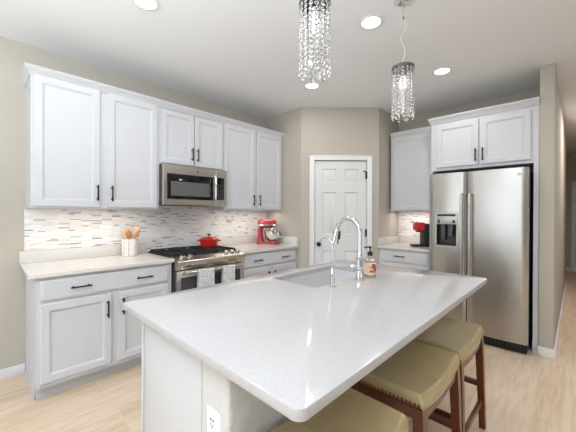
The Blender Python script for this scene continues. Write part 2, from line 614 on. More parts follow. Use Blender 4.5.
CP = [(0.0, 2.385), (0.012, 2.385), (0.015, 2.395), (0.022, 2.402), (0.036, 2.420), (0.046, 2.427), (0.047, 2.434), (0.055, 2.437), (0.055, 2.446), (0.0, 2.446)]
cm = sweep([(0.292, YA, -0.75, 0), (0.292, 2.99, -0.75, -1), (XR - 0.001, 2.99, 0, -1)], CP)
struct('trim_5', cm, M_cab, 'white crown molding on top of the long row of wall cabinets', 'trim')
cm = sweep([(4.01, 1.872, -0.6, 0), (4.01, 1.2475, -0.6, 0)], CP)
struct('trim_6', cm, M_cab, 'white crown molding on the wall cabinet beside the refrigerator', 'trim')
cm = sweep([(4.005, 1.246, 0, 0.45), (3.732, 1.246, -1, 0.45), (3.732, 0.264, -1, 0)], CP)
struct('trim_7', cm, M_cab, 'white crown molding on the cabinet above the refrigerator', 'trim')

# ------------------------------------------------------------------ cabinets
def shaker(m, x0, x1, z0, z1, yb=0.0, yf=-0.02, w=0.05):
    return m.rectloft(x0, x1, z0, z1, [(0, yb), (0, yf + 0.004), (0.004, yf), (w, yf), (w + 0.003, yf + 0.005), (w + 0.008, yf + 0.006), (w + 0.014, yf + 0.013)])


def slab(m, x0, x1, z0, z1, yb=0.0, yf=-0.02):
    return m.rectloft(x0, x1, z0, z1, [(0, yb), (0, yf + 0.010), (0.005, yf + 0.005), (0.012, yf + 0.004), (0.016, yf)])


def pull(m, x, z, L, vertical=True, y=-0.02):
    h = L / 2
    e = lambda t: (x, y - 0.026, z + t) if vertical else (x + t, y - 0.026, z)
    f = lambda t: (x, y, z + t) if vertical else (x + t, y, z)
    m.tube([e(-h), e(-h * 0.97), e(h * 0.97), e(h)], [0.0045, 0.0062, 0.0062, 0.0045], 10)
    for t in (-h * 0.72, h * 0.72):
        m.tube([f(t), e(t)], 0.0048, 8)
        m.lathe([(0.008, 0.0), (0.008, -0.003), (0.005, -0.006)], (f(t)[0], y, f(t)[2]), 10, 'y')
    return m


def wall_cabinet(name, label, loc, rz, width, depth, z0, z1, doors, hl=0.138, hz=None):
    t = thing(name, label, 'cabinet', (loc[0], loc[1], 0), rz)
    b = MB().box(0, width, 0, depth, z0, z1)
    b.build('body', M_cab, t)
    for (a, c, za, zb, hx, hzz) in doors:
        d = shaker(MB(), a, c, za, zb).build('door', M_cab, t)
        if hx is not None:
            pull(MB(), hx, hzz, hl).build('handle', M_black, d)['label'] = 'black bar handle'
    return t


UF = 2.99
X0 = 0.292
wall_cabinet('wall_cabinet', 'tall white two-door wall cabinet at the left end, above the utensil crock', (X0, UF), 0, 0.973, YA - UF, 1.372, 2.398,
             [(0.016, 0.456, 1.387, 2.392, 0.436, 1.509), (0.516, 0.948, 1.387, 2.392, 0.547, 1.509)])
wall_cabinet('wall_cabinet', 'short white two-door wall cabinet directly above the microwave', (1.267, UF), 0, 0.739, YA - UF, 1.827, 2.398,
             [(0.016, 0.366, 1.840, 2.380, 0.338, 1.96), (0.376, 0.722, 1.840, 2.380, 0.402, 1.96)])
wall_cabinet('wall_cabinet', 'tall white two-door wall cabinet above the red stand mixer', (2.008, UF), 0, 0.974, YA - UF, 1.372, 2.398,
             [(0.013, 0.477, 1.387, 2.392, 0.443, 1.503), (0.505, 0.938, 1.387, 2.392, 0.546, 1.503)])
RB = -PI / 2
wall_cabinet('wall_cabinet', 'white single-door wall cabinet above the red coffee maker', (4.01, 1.872), RB, 0.624, XB - 4.01, 1.372, 2.398,
             [(0.045, 0.575, 1.387, 2.372, None, None)])

t = thing('refrigerator_cabinet', 'white two-door cabinet above the steel refrigerator, with side panels to the floor', 'cabinet', (3.732, 1.245, 0), RB)
DP = XB - 3.732 - 0.002
MB().box(0.02, 0.940, 0, DP, 1.835, 2.398).build('body', M_cab, t)
MB().box(0.0, 0.02, 0, DP, 0, 2.398).build('side_panel', M_cab, t)
MB().box(0.940, 0.980, 0, DP, 0, 2.398).build('side_panel', M_cab, t)
for a, c, hx in ((0.063, 0.482, 0.457), (0.500, 0.919, 0.523)):
    d = shaker(MB(), a, c, 1.868, 2.352).build('door', M_cab, t)
    pull(MB(), hx, 1.972, 0.138).build('handle', M_black, d)['label'] = 'black bar handle'


def base_cabinet(label, loc, rz, width, depth, drawers, doors, end_panel=False, ztop=0.883):
    t = thing('base_cabinet', label, 'cabinet', (loc[0], loc[1], 0), rz)
    b = MB()
    b.box(0, width, 0, depth, 0.10, ztop)
    b.build('body', M_cab, t)
    MB().box(0.003, width - 0.003, 0.075, depth, 0.0, 0.10).build('toe_kick', M_cab, t)
    if end_panel:
        p = MB().box(-0.006, 0.0, 0.0, depth, 0.10, ztop).box(-0.006, 0.0, 0.075, depth, 0.0, 0.10)
        p.box(-0.012, -0.006, 0.07, depth - 0.016, 0.0, 0.022, 0.003)
        p.build('end_panel', M_cab, t)
    for (a, c, za, zb, hs, hz) in drawers:
        d = slab(MB(), a, c, za, zb).build('drawer', M_cab, t)
        for hx in hs:
            pull(MB(), hx, hz, 0.135, False).build('handle', M_black, d)['label'] = 'black bar handle'
    for (a, c, za, zb, hx, hz) in doors:
        d = shaker(MB(), a, c, za, zb).build('door', M_cab, t)
        if hx is not None:
            pull(MB(), hx, hz, 0.135).build('handle', M_black, d)['label'] = 'black bar handle'
    return t


BF = 2.71
base_cabinet('white base cabinet left of the range, with wide drawer over two doors', (0.298, BF), 0, 0.962, YA - BF - 0.002,
             [(0.016, 0.928, 0.712, 0.858, (0.255, 0.715), 0.787)],
             [(0.016, 0.462, 0.132, 0.692, 0.433, 0.576), (0.512, 0.928, 0.132, 0.692, 0.545, 0.576)], True)
base_cabinet('white base cabinet right of the range, below the red stand mixer', (2.062, BF), 0, 0.918, YA - BF - 0.002,
             [(0.022, 0.885, 0.712, 0.858, (0.229, 0.684), 0.787)],
             [(0.022, 0.43, 0.132, 0.692, 0.395, 0.575), (0.472, 0.885, 0.132, 0.692, 0.495, 0.575)])
base_cabinet('white base cabinet below the red coffee maker, beside the refrigerator', (3.73, 1.900), RB, 0.652, XB - 3.732,
             [(0.05, 0.632, 0.722, 0.858, (0.29,), 0.80)], [(0.05, 0.632, 0.132, 0.700, 0.08, 0.58)])


def counter(name, label, x0, x1, y0, y1, strips, z0=0.884, z1=0.914, r=0.006):
    t = thing(name, label, 'countertop', (0.5 * (x0 + x1), 0.5 * (y0 + y1), z0))
    cx, cy = 0.5 * (x0 + x1), 0.5 * (y0 + y1)
    e = 0.003
    m = MB()
    a = (x0 - cx, x1 - cx, y0 - cy, y1 - cy)
    rr = lambda i, z: rrect(a[0] + i, a[1] - i, a[2] + i, a[3] - i, r, z, 3)
    m.loft([rr(e, 0), rr(0, e), rr(0, z1 - z0 - e), rr(e, z1 - z0)])
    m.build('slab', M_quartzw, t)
    for (sx0, sx1, sy0, sy1) in strips:
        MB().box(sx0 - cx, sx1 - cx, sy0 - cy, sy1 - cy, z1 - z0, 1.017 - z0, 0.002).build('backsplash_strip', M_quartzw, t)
    return t


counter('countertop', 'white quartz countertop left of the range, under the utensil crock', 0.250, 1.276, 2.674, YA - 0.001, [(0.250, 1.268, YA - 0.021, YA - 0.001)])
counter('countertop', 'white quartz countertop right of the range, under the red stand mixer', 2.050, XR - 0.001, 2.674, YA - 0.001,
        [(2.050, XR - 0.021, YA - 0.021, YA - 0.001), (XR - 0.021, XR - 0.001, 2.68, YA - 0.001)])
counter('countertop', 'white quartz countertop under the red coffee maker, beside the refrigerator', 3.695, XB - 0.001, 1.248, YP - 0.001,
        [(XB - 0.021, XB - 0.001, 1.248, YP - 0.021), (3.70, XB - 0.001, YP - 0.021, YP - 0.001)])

# ------------------------------------------------------------------ island
IX0, IX1, IY0, IY1 = 0.4826, 2.3634, 0.426, 1.5639
bx0, bx1 = 0.54, 2.31
t = thing('kitchen_island', 'white kitchen island base under the large quartz top, with textured knee wall', 'island', (1.42, 1.1, 0))
ox, oy = 1.42, 1.1
m = MB().box(bx0 + 0.018 - ox, bx1 - 0.018 - ox, 0.938 - oy, 1.458 - oy, 0.10, 0.883).box(bx0 + 0.018 - ox, bx1 - 0.018 - ox, 0.938 - oy, 1.38 - oy, 0, 0.10)
# open carcass: leave the sink bay free by building it below the bowl
m.bm.free()
m = MB()
m.box(bx0 + 0.018 - ox, 1.31 - ox, 0.938 - oy, 1.458 - oy, 0.10, 0.883)
m.box(2.09 - ox, bx1 - 0.018 - ox, 0.938 - oy, 1.458 - oy, 0.10, 0.883)
m.box(1.31 - ox, 2.09 - ox, 0.938 - oy, 1.458 - oy, 0.10, 0.66)
m.box(1.31 - ox, 2.09 - ox, 1.44 - oy, 1.458 - oy, 0.66, 0.76)
m.box(bx0 + 0.03 - ox, bx1 - 0.03 - ox, 0.938 - oy, 1.38 - oy, 0, 0.10)
m.build('cabinet_body', M_cab, t)
for xa, xb, nm in ((bx0, bx0 + 0.018, 'w'), (bx1 - 0.018, bx1, 'e')):
    MB().box(xa - ox, xb - ox, 0.932 - oy, 1.434 - oy, 0, 0.883, 0.0015).build('end_panel', M_panel, t)
    MB().box(xa - ox, xb - ox, 1.445 - oy, 1.470 - oy, 0.0, 0.883, 0.002).build('corner_post', M_panel, t)
MB().box(bx0 + 0.002 - ox, bx1 - 0.002 - ox, 0.773 - oy, 0.937 - oy, 0, 0.883, 0.012, 3).build('knee_wall', M_knee, t)['label'] = 'textured light grey drywall'
for k in range(4):
    a = bx0 + 0.06 + k * 0.43
    R180 = Matrix.Translation((a + 0.41 - ox, 1.459 - oy, 0)) @ Matrix.Rotation(PI, 4, 'Z')
    d = shaker(MB(), 0, 0.41, 0.13, 0.70 if k in (1, 2) else 0.86).xform(R180).build('door', M_cab, t)
    pull(MB(), 0.36 if k % 2 else 0.05, 0.60, 0.135).xform(R180).build('handle', M_black, d)

SX0, SX1, SY0, SY1 = 1.35, 2.04, 1.07, 1.452
t = thing('island_countertop', 'large white quartz island top with rounded corners and sink cutout', 'countertop', (1.42, 1.0, 0.884))
ox, oy, e = 1.42, 1.0, 0.004
O = lambda i, z: rrect(IX0 + i - ox, IX1 - i - ox, IY0 + i - oy, IY1 - i - oy, 0.028 - i, z, 8)
I = lambda i, z: rrect(SX0 - i - ox, SX1 + i - ox, SY0 - i - oy, SY1 + i - oy, 0.03 + i, z, 8)
MB().loft([O(e, 0), O(0.001, 0.001), O(0, e), O(0, 0.030 - e), O(0.0012, 0.0288), O(e, 0.030), I(0.002, 0.030), I(0, 0.028), I(0, 0)], closed=True).build('slab', M_quartz, t)

t = thing('kitchen_sink', 'light undermount sink set into the island top', 'sink', (1.695, 1.26, 0.883))
ox, oy = 1.695, 1.26
Q = lambda i, z, r: rrect(SX0 + i - ox, SX1 - i - ox, SY0 + i - oy, SY1 - i - oy, r, z, 6)
MB().loft([Q(-0.02, -0.003, 0.04), Q(-0.02, 0.0, 0.04), Q(-0.002, 0.0, 0.03), Q(0.0, -0.004, 0.03), Q(0.008, -0.17, 0.035), Q(0.02, -0.192, 0.045), Q(0.045, -0.2, 0.05), Q(0.09, -0.201, 0.03),
           Q(0.09, -0.206, 0.03), Q(0.04, -0.206, 0.05), Q(0.0, -0.18, 0.04), Q(-0.006, -0.01, 0.034)], closed=False, caps=(False, False)).build('basin', M_sink, t)
bm_ = MB().loft([Q(0.09, -0.201, 0.03), Q(0.15, -0.203, 0.02)], caps=(False, True))
bm_.build('basin_floor', M_sink, t)
MB().lathe([(0.045, 0.0), (0.045, 0.004), (0.036, 0.005), (0.03, 0.001), (0.0, 0.001)], (0, 0, -0.2025), 24).build('drain', M_chrome, t)

# island outlet
def outlet(name, label, loc, rz, gang=1, usb=False):
    t = thing(name, label, 'outlet', loc, rz)
    w = 0.0365 if gang == 1 else 0.059
    MB().rectloft(-w, w, -0.058, 0.058, [(0, 0), (0, -0.003), (0.004, -0.006)]).build('cover_plate', M_plastic, t)
    for g in range(gang):
        cx = 0 if gang == 1 else (-0.023 if g == 0 else 0.023)
        ins = MB().rectloft(cx - 0.0165, cx + 0.0165, -0.034, 0.034, [(0, -0.005), (0, -0.0075), (0.001, -0.0085)]).build('receptacle', M_plastic, t)
        sl = MB()
        for zc in (-0.019, 0.012):
            sl.box(cx - 0.0075, cx - 0.005, -0.0092, -0.0084, zc - 0.004, zc + 0.005)
            sl.box(cx + 0.005, cx + 0.0075, -0.0092, -0.0084, zc - 0.004, zc + 0.004)
            sl.box(cx - 0.002, cx + 0.002, -0.0092, -0.0084, zc - 0.010, zc - 0.006)
        if usb:
            sl.box(cx - 0.012, cx - 0.002, -0.0092, -0.0084, 0.026, 0.0305).box(cx + 0.002, cx + 0.012, -0.0092, -0.0084, 0.026, 0.0305)
        sl.build('slot', M_slot, ins)
    return t


outlet('wall_outlet', 'white outlet with USB ports on the end of the island knee wall', (bx0 + 0.002, 0.853, 0.640), -PI / 2, 1, True)
outlet('wall_outlet', 'white double outlet on the tile beside the utensil crock', (0.893, YA - 0.008, 1.162), 0, 2)
outlet('wall_outlet', 'white single outlet on the tile between range and stand mixer', (2.553, YA - 0.008, 1.160), 0, 1)

# faucet
FX, FY = 1.71, 1.005
t = thing('kitchen_faucet', 'tall chrome gooseneck pull-down faucet behind the sink', 'faucet', (FX, FY, 0.914), 0.0)
MB().lathe([(0.031, 0.0), (0.031, 0.006), (0.026, 0.010), (0.024, 0.05), (0.021, 0.058)], seg=24).build('base', M_chrome, t)
MB().lathe([(0.021, 0.058), (0.025, 0.064), (0.025, 0.072), (0.020, 0.078), (0.020, 0.125), (0.025, 0.130), (0.025, 0.140), (0.018, 0.146), (0.0165, 0.170), (0.013, 0.175)], seg=24).build('body', M_chrome, t)
g = [(0, 0, 0.172), (0, 0, 0.24), (0, 0, 0.305)]
for k in range(1, 13):
    a = PI * k / 12 * 0.93
    g.append((0, 0.088 - 0.088 * math.cos(a), 0.305 + 0.088 * math.sin(a)))
MB().tube(g, 0.0142, 14).build('gooseneck', M_chrome, t)
ex, ez = g[-1][1], g[-1][2]
dy, dz = 0.22, -0.975
hd = MB().tube([(0, ex, ez), (0, ex + dy * 0.02, ez + dz * 0.02), (0, ex + dy * 0.07, ez + dz * 0.07), (0, ex + dy * 0.10, ez + dz * 0.10), (0, ex + dy * 0.105, ez + dz * 0.105)], [0.0165, 0.020, 0.023, 0.030, 0.027], 16)
hd = hd.build('spray_head', M_chrome, t)
MB().tube([(0.010, ex + dy * 0.02 - 0.014, ez + dz * 0.02), (0.013, ex + dy * 0.075 - 0.018, ez + dz * 0.075)], 0.012, 8).build('spray_button', M_dark, hd)
lq = lambda k_, z_: (-0.69 * k_, 0.72 * k_, z_)
lv = MB().tube([lq(0.012, 0.082), lq(0.038, 0.082)], 0.016, 14).ball(lq(0.046, 0.082), 0.022, (1, 1, 1), 16, 10)
lv.tube([lq(0.05, 0.084), lq(0.09, 0.088), lq(0.135, 0.086)], [0.009, 0.007, 0.0055], 10)
lv.build('lever_handle', M_chrome, t)

TX, TY = 1.436, 1.022
t = thing('filtered_water_tap', 'slim chrome filtered-water tap at the near corner of the sink', 'tap', (TX, TY, 0.914))
MB().lathe([(0.021, 0), (0.021, 0.005), (0.015, 0.009), (0.0125, 0.035), (0.0155, 0.042), (0.0155, 0.055), (0.011, 0.06)], seg=20).build('base', M_chrome, t)
MB().lathe([(0.011, 0.06), (0.014, 0.066), (0.014, 0.085), (0.009, 0.092), (0.007, 0.105), (0.005, 0.11)], seg=20).build('body', M_chrome, t)
g = [(0, 0, 0.105), (0, 0, 0.17), (0, 0, 0.235)]
for k in range(1, 11):
    a = PI * k / 10 * 0.86
    g.append((0, 0.048 - 0.048 * math.cos(a), 0.235 + 0.048 * math.sin(a)))
MB().tube(g, 0.0052, 10).build('spout', M_chrome, t)
MB().tube([(0, 0.004, 0.075), (0.0, -0.02, 0.079), (0.0, -0.036, 0.076)], [0.006, 0.005, 0.004], 8).build('lever_handle', M_chrome, t)

t = thing('soap_bottle', 'clear soap bottle with cream label and black pump beside the faucet', 'bottle', (1.848, 1.007, 0.914))
MB().lathe([(0.036, 0.0), (0.040, 0.004), (0.040, 0.104), (0.036, 0.116), (0.018, 0.126), (0.0145, 0.147)], seg=28).build('bottle', M_soap, t)
lb = MB().lathe([(0.0406, 0.020), (0.0406, 0.098)], seg=40, caps=(False, False)).build('label', M_label, t)
pr = MB()
fx, fy = -0.7208, -0.6931
for k in range(9):
    a0 = math.atan2(fy, fx) + 0.30 + (k - 4) * 0.16
    hh = 0.033 if 2 <= k <= 6 else 0.024
    lp = [(0.0410 * math.cos(a0 + s), 0.0410 * math.sin(a0 + s), z) for s, z in ((-0.085, 0.059 - hh), (0.085, 0.059 - hh), (0.085, 0.059 + hh), (-0.085, 0.059 + hh))]
    vs = [pr.bm.verts.new(q) for q in lp]
    pr.bm.faces.new(vs)
pr.build('print', M_print, lb)
pm = MB().lathe([(0.0175, 0.143), (0.0175, 0.165), (0.014, 0.170), (0.005, 0.172), (0.005, 0.192), (0.0105, 0.194), (0.0105, 0.202), (0.006, 0.206)], seg=18)
pm.tube([(0, 0, 0.199), (-0.012, 0.018, 0.2), (-0.022, 0.034, 0.193)], [0.006, 0.0055, 0.004], 8)
pm.build('pump', M_dark, t)

# ------------------------------------------------------------------ range
RX0, RW = 1.279, 0.768
t = thing('gas_range', 'stainless steel slide-in gas range with black grates and oven handle', 'range', (RX0, 2.65, 0))
rx = lambda x: x
MB().box(0.004, RW - 0.004, 0.03, 0.655, 0.03, 0.905).build('body', M_steelcab, t)
ct = MB().box(-0.0, RW, 0.10, 0.655, 0.905, 0.926, 0.004)
ct.build('cooktop', M_iron, t)
# sloped control panel and bull-nosed fascia, one solid swept along x
prof = [(0.10, 0.926), (0.10, 0.80), (-0.004, 0.808), (-0.034, 0.874), (-0.038, 0.886), (-0.030, 0.896), (0.03, 0.912), (0.09, 0.926)]
m = MB()
m.loft([[(x_, y_, z_) for y_, z_ in prof] for x_ in (0.0005, RW + 0.002)])
cp = m.build('control_panel', M_steelh, t, 30)
MB().box(0.27, 0.49, 0.028, 0.08, 0.0, 0.004).xform(Matrix.Translation((0, 0, 0.9075)) @ Matrix.Rotation(0.0, 4, 'X')).xform(Matrix.Identity(4)).build('display', M_glassb, cp)
sl = math.atan2(0.017, 0.06)
for kx in (0.085, 0.165, 0.575, 0.650, 0.722):
    K = Matrix.Translation((kx - 0.005, 0.045, 0.912)) @ Matrix.Rotation(sl + 0.15, 4, 'X')
    k_ = MB().lathe([(0.029, 0), (0.029, 0.006), (0.025, 0.008), (0.0235, 0.024), (0.019, 0.028)], seg=20).xform(K).build('knob', M_steelh, t)
    MB().lathe([(0.0315, -0.002), (0.0315, 0.003)], seg=20).xform(K).build('knob_ring', M_dark, k_)
od = MB().rectloft(0.006, RW - 0.006, 0.215, 0.795, [(0, 0.03), (0, -0.002), (0.004, -0.005)]).build('oven_door', M_steelh, t)
MB().rectloft(0.045, RW - 0.045, 0.285, 0.735, [(0, -0.004), (0, -0.0065), (0.003, -0.007)]).build('oven_window', M_ovglass, od)
hb = MB().tube([(0.055, -0.062, 0.783), (0.058, -0.062, 0.783), (RW - 0.058, -0.062, 0.783), (RW - 0.055, -0.062, 0.783)], [0.010, 0.0135, 0.0135, 0.010], 14)
for x_ in (0.075, RW - 0.075):
    hb.box(x_ - 0.012, x_ + 0.012, -0.058, -0.004, 0.774, 0.792, 0.003)
hb.build('oven_handle', M_steelh, od)
MB().rectloft(0.006, RW - 0.006, 0.055, 0.205, [(0, 0.03), (0, -0.002), (0.004, -0.005)]).build('storage_drawer', M_steelh, t)
MB().box(0.02, RW - 0.02, 0.05, 0.6, 0.0, 0.05).build('plinth', M_dark, t)
for k in range(3):
    a = 0.012 + k * 0.246
    g_ = MB()
    b = a + 0.238
    y0, y1, zt = 0.118, 0.612, 0.950
    def bar(xa, ya, xb, yb, w=0.0055, z=zt, dz=0.014):
        if abs(xa - xb) > abs(ya - yb):
            g_.box(min(xa, xb), max(xa, xb), ya - w, ya + w, z - dz, z, 0.002, 1)
        else:
            g_.box(xa - w, xa + w, min(ya, yb), max(ya, yb), z - dz, z, 0.002, 1)
    bar(a, y0, b, y0)
    bar(a, y1, b, y1)
    bar(a + 0.006, y0, a + 0.006, y1)
    bar(b - 0.006, y0, b - 0.006, y1)
    bar(a, 0.365, b, 0.365)
    for yy in (0.18, 0.24, 0.30, 0.43, 0.49, 0.55):
        bar(a, yy, a + 0.08, yy, 0.0045)
        bar(b - 0.08, yy, b, yy, 0.0045)
    bar((a + b) / 2, y0, (a + b) / 2, y0 + 0.07)
    bar((a + b) / 2, y1 - 0.07, (a + b) / 2, y1)
    for xx in (a + 0.006, b - 0.006):
        for yy in (y0, 0.365, y1):
            g_.box(xx - 0.006, xx + 0.006, yy - 0.006, yy + 0.006, 0.926, zt - 0.01)
    g_.build('grate', M_iron, t)
for bx_, by_, r_ in ((0.13, 0.24, 0.045), (0.13, 0.49, 0.036), (0.379, 0.365, 0.055), (0.62, 0.24, 0.05), (0.62, 0.49, 0.036)):
    MB().lathe([(r_, 0.926), (r_, 0.932), (r_ * 0.8, 0.934), (r_ * 0.8, 0.938), (r_ * 0.3, 0.939)], (bx_, by_, 0), 20).build('burner', M_iron, t)

# dish towels over the oven handle
def towel(label, x0, x1, zf, zb_):
    hy, hz, rr_ = 2.65 - 0.062, 0.783, 0.0155
    path = [(hy - rr_, zf), (hy - rr_ - 0.002, zf + 0.12), (hy - rr_, hz)]
    for k in range(1, 8):
        a = PI - PI * k / 8
        path.append((hy + rr_ * math.cos(a), hz + rr_ * math.sin(a)))
    path += [(hy + rr_, hz), (hy + rr_ + 0.002, zb_ + 0.1), (hy + rr_, zb_)]
    m = MB()
    N = 14
    rows = []
    for i in range(N + 1):
        x = x0 + (x1 - x0) * i / N
        w = 0.0022 * math.sin(i * 1.15 + x0 * 9)
        outer = [(x, y + w * (-1 if y < hy else 0.6) * min(1, max(0, (hz - z) * 8)), z) for y, z in path]
        inner = [(x, (y + (0.0025 if y < hy else -0.0025)) + w * (-1 if y < hy else 0.6) * min(1, max(0, (hz - z) * 8)), z - (0.0022 if z > hz else 0)) for y, z in path][::-1]
        rows.append(outer + inner)
    m.loft(rows)
    o = m.build('dish_towel', M_towel, None, 60)
    tag(o, label, 'towel', 'dish towels on the oven handle')


towel('wider grey damask dish towel hanging left on the oven handle', 1.464, 1.634, 0.44, 0.52)
towel('narrower grey damask dish towel hanging right on the oven handle', 1.735, 1.880, 0.46, 0.54)

# red pot
t = thing('dutch_oven', 'small red enamel pot with lid and black knob on the range', 'pot', (1.885, 3.085, 0.9505))
MB().lathe([(0.080, 0.0), (0.092, 0.006), (0.103, 0.05), (0.106, 0.078), (0.108, 0.080), (0.100, 0.080), (0.098, 0.074), (0.086, 0.012), (0.0, 0.010)], seg=36).build('pot_body', M_red, t)
ld = MB().lathe([(0.110, 0.0815), (0.110, 0.087), (0.100, 0.096), (0.070, 0.109), (0.03, 0.116), (0.0, 0.117)], seg=36).build('lid', M_red, t)
MB().lathe([(0.007, 0.116), (0.007, 0.126), (0.020, 0.130), (0.022, 0.138), (0.012, 0.144), (0.0, 0.145)], seg=20).build('lid_knob', M_dark, ld)
for s in (-1, 1):
    d = Vector((0.69, -0.72, 0)) * s
    p_ = Vector((-d.y, d.x, 0))
    pts = [d * 0.100 + p_ * 0.032 + Vector((0, 0, 0.068)), d * 0.128 + p_ * 0.028 + Vector((0, 0, 0.070)), d * 0.136 + Vector((0, 0, 0.071)), d * 0.128 - p_ * 0.028 + Vector((0, 0, 0.070)), d * 0.100 - p_ * 0.032 + Vector((0, 0, 0.068))]
    MB().tube(pts, 0.0075, 8).build('side_handle', M_red, t)

# ------------------------------------------------------------------ microwave
t = thing('microwave', 'stainless over-the-range microwave with black window and vertical handle', 'microwave', (1.27, 2.92, 1.418))
MB().box(0.0, 0.744, 0.016, 0.399, 0.004, 0.406).build('body', M_steelcab, t)
dr = MB().rectloft(0.002, 0.600, 0.0, 0.406, [(0, 0.016), (0, 0.003), (0.003, 0.0)]).build('door', M_steelh, t)
gl = MB().rectloft(0.043, 0.565, 0.060, 0.316, [(0, 0.001), (0, -0.0012), (0.002, -0.002)]).build('door_glass', M_glassb, dr)
MB().rectloft(0.080, 0.518, 0.094, 0.240, [(0, -0.0015), (0, -0.0025)]).build('viewing_window', M_winglass, gl)
MB().tube([(0.578, -0.001, 0.060), (0.578, -0.030, 0.068), (0.578, -0.036, 0.10), (0.578, -0.038, 0.195), (0.578, -0.036, 0.29), (0.578, -0.030, 0.320), (0.578, -0.001, 0.328)], 0.0115, 12).build('door_handle', M_chrome, dr)
cpn = MB().rectloft(0.6005, 0.744, 0.0, 0.406, [(0, 0.016), (0, 0.003), (0.003, 0.0)]).build('control_panel', M_steelh, t)
kp = MB().rectloft(0.612, 0.708, 0.068, 0.318, [(0, 0.001), (0, -0.0015), (0.002, -0.002)]).build('keypad', M_glassb, cpn)
bt = MB()
for r_ in range(7):
    for c_ in range(3):
        bt.box(0.622 + c_ * 0.028, 0.640 + c_ * 0.028, -0.0028, -0.0018, 0.085 + r_ * 0.024, 0.096 + r_ * 0.024)
bt.build('buttons', M_steelcab, kp)
MB().lathe([(0.012, 0.0), (0.012, -0.0012), (0.009, -0.0014)], (0.376, 0.0005, 0.362), 20, 'y').build('badge', M_steelcab, dr)

# ------------------------------------------------------------------ crock, utensils
CX, CY = 1.062, 3.19
t = thing('utensil_crock', 'white speckled ceramic crock of wooden utensils on the left countertop', 'crock', (CX, CY, 0.9145))
MB().lathe([(0.066, 0.0), (0.071, 0.004), (0.073, 0.160), (0.074, 0.168), (0.069, 0.169), (0.067, 0.160), (0.064, 0.012), (0.0, 0.010)], seg=36).build('jar', M_crock, t)


def utensil(name, label, base, tip, wid, thick, blade, mm, kind):
    t = Vector(tip) - Vector(base)
    L = t.length
    m = MB()
    n_ = 16
    loops = []
    for i in range(n_ + 1):
        s = i / n_
        z = s * L
        hs = L - blade
        if z < hs - 0.02:
            w, th = 0.0065, 0.0055
        else:
            q = min(1.0, (z - (hs - 0.02)) / (blade + 0.02))
            if kind == 'spoon':
                w = max(0.003, wid * (math.sin(PI * min(1, q * 0.97 + 0.02)) ** 0.6) * (0.4 + 0.6 * min(1, q * 2)))
            else:
                w = 0.0065 + (wid - 0.0065) * min(1, q * 1.7)
            th = 0.0055 + (thick - 0.0055) * q
        loops.append([(w * math.cos(2 * PI * j / 12), th * math.sin(2 * PI * j / 12), z) for j in range(12)])
    m.loft(loops)
    o = m.build(name, mm)
    o.location = base
    ax = t.normalized()
    side = Vector((0.693, -0.721, 0))
    side = (side - ax * side.dot(ax)).normalized()
    nr = ax.cross(side)
    o.rotation_euler = Matrix(((side.x, nr.x, ax.x), (side.y, nr.y, ax.y), (side.z, nr.z, ax.z))).to_euler()
    tag(o, label, 'utensil', 'wooden utensils in the crock')


sd = Vector((0.693, -0.721, 0))
fwd = Vector((0.721, 0.693, 0))
def U(a, b, z):
    q = Vector((CX, CY, 0)) + sd * a + fwd * b
    return (q.x, q.y, 0.9145 + z)


utensil('wooden_spoon', 'thin pale wooden spoon leaning left in the speckled crock', U(0.028, 0.01, 0.012), U(-0.098, 0.02, 0.252), 0.017, 0.004, 0.07, M_spoon, 'spoon')
utensil('wooden_spatula', 'pale flat wooden spatula leaning left beside the thin spoon', U(0.015, 0.03, 0.012), U(-0.055, 0.035, 0.262), 0.024, 0.003, 0.09, M_spoon, 'spatula')
utensil('wooden_spoon', 'wide brown wooden spoon upright at the middle of the crock', U(0.0, -0.01, 0.012), U(0.004, -0.03, 0.258), 0.032, 0.006, 0.088, M_spoond, 'spoon')
utensil('wooden_spatula', 'long pale wooden spatula leaning right in the crock', U(-0.02, 0.0, 0.012), U(0.07, 0.01, 0.285), 0.026, 0.003, 0.11, M_spoon, 'spatula')
utensil('wooden_spoon', 'brown wooden spoon leaning farthest right in the crock', U(-0.025, -0.03, 0.012), U(0.108, -0.02, 0.262), 0.019, 0.005, 0.08, M_spoond, 'spoon')

# ------------------------------------------------------------------ stand mixer (x = where the head points)
t = thing('stand_mixer', 'red stand mixer with steel bowl on the counter right of the range', 'mixer', (2.795, 3.075, 0.9145), -0.80)
lp = []
m = MB()
m.loft([rrect(-0.155, 0.175, -0.088, 0.088, 0.08, 0.0), rrect(-0.155, 0.175, -0.088, 0.088, 0.08, 0.018), rrect(-0.148, 0.168, -0.080, 0.080, 0.072, 0.028)])
m.build('base', M_redm, t)
m = MB()
def ell(cx, cy, rx_, ry_, z, n=24):
    return [(cx + rx_ * math.cos(2 * PI * j / n), cy + ry_ * math.sin(2 * PI * j / n), z) for j in range(n)]
m.loft([ell(-0.095, 0, 0.058, 0.066, 0.026), ell(-0.098, 0, 0.045, 0.052, 0.06), ell(-0.102, 0, 0.037, 0.044, 0.11), ell(-0.100, 0, 0.037, 0.044, 0.17), ell(-0.095, 0, 0.042, 0.048, 0.225)])
m.build('column', M_redm, t)
m = MB()
hp = [(-0.138, 0.012), (-0.132, 0.036), (-0.108, 0.053), (-0.06, 0.060), (0.0, 0.060), (0.07, 0.055), (0.105, 0.048), (0.120, 0.038), (0.127, 0.014)]
m.loft([[(x_, r_ * 0.95 * math.cos(2 * PI * j / 24), 0.278 + r_ * (1.0 if math.sin(2 * PI * j / 24) > 0 else 0.95) * math.sin(2 * PI * j / 24)) for j in range(24)] for x_, r_ in hp])
hd = m.build('head', M_redm, t)
m = MB()
m.loft([[(x_, (r_ * 0.95 + 0.0015) * math.cos(a_), 0.262 + s_ * 0.011) for a_, s_ in ((0, -1), (0, 1), (PI, 1), (PI, -1))] for x_, r_ in hp[1:-1]])
m.build('trim_band', M_chrome, hd)
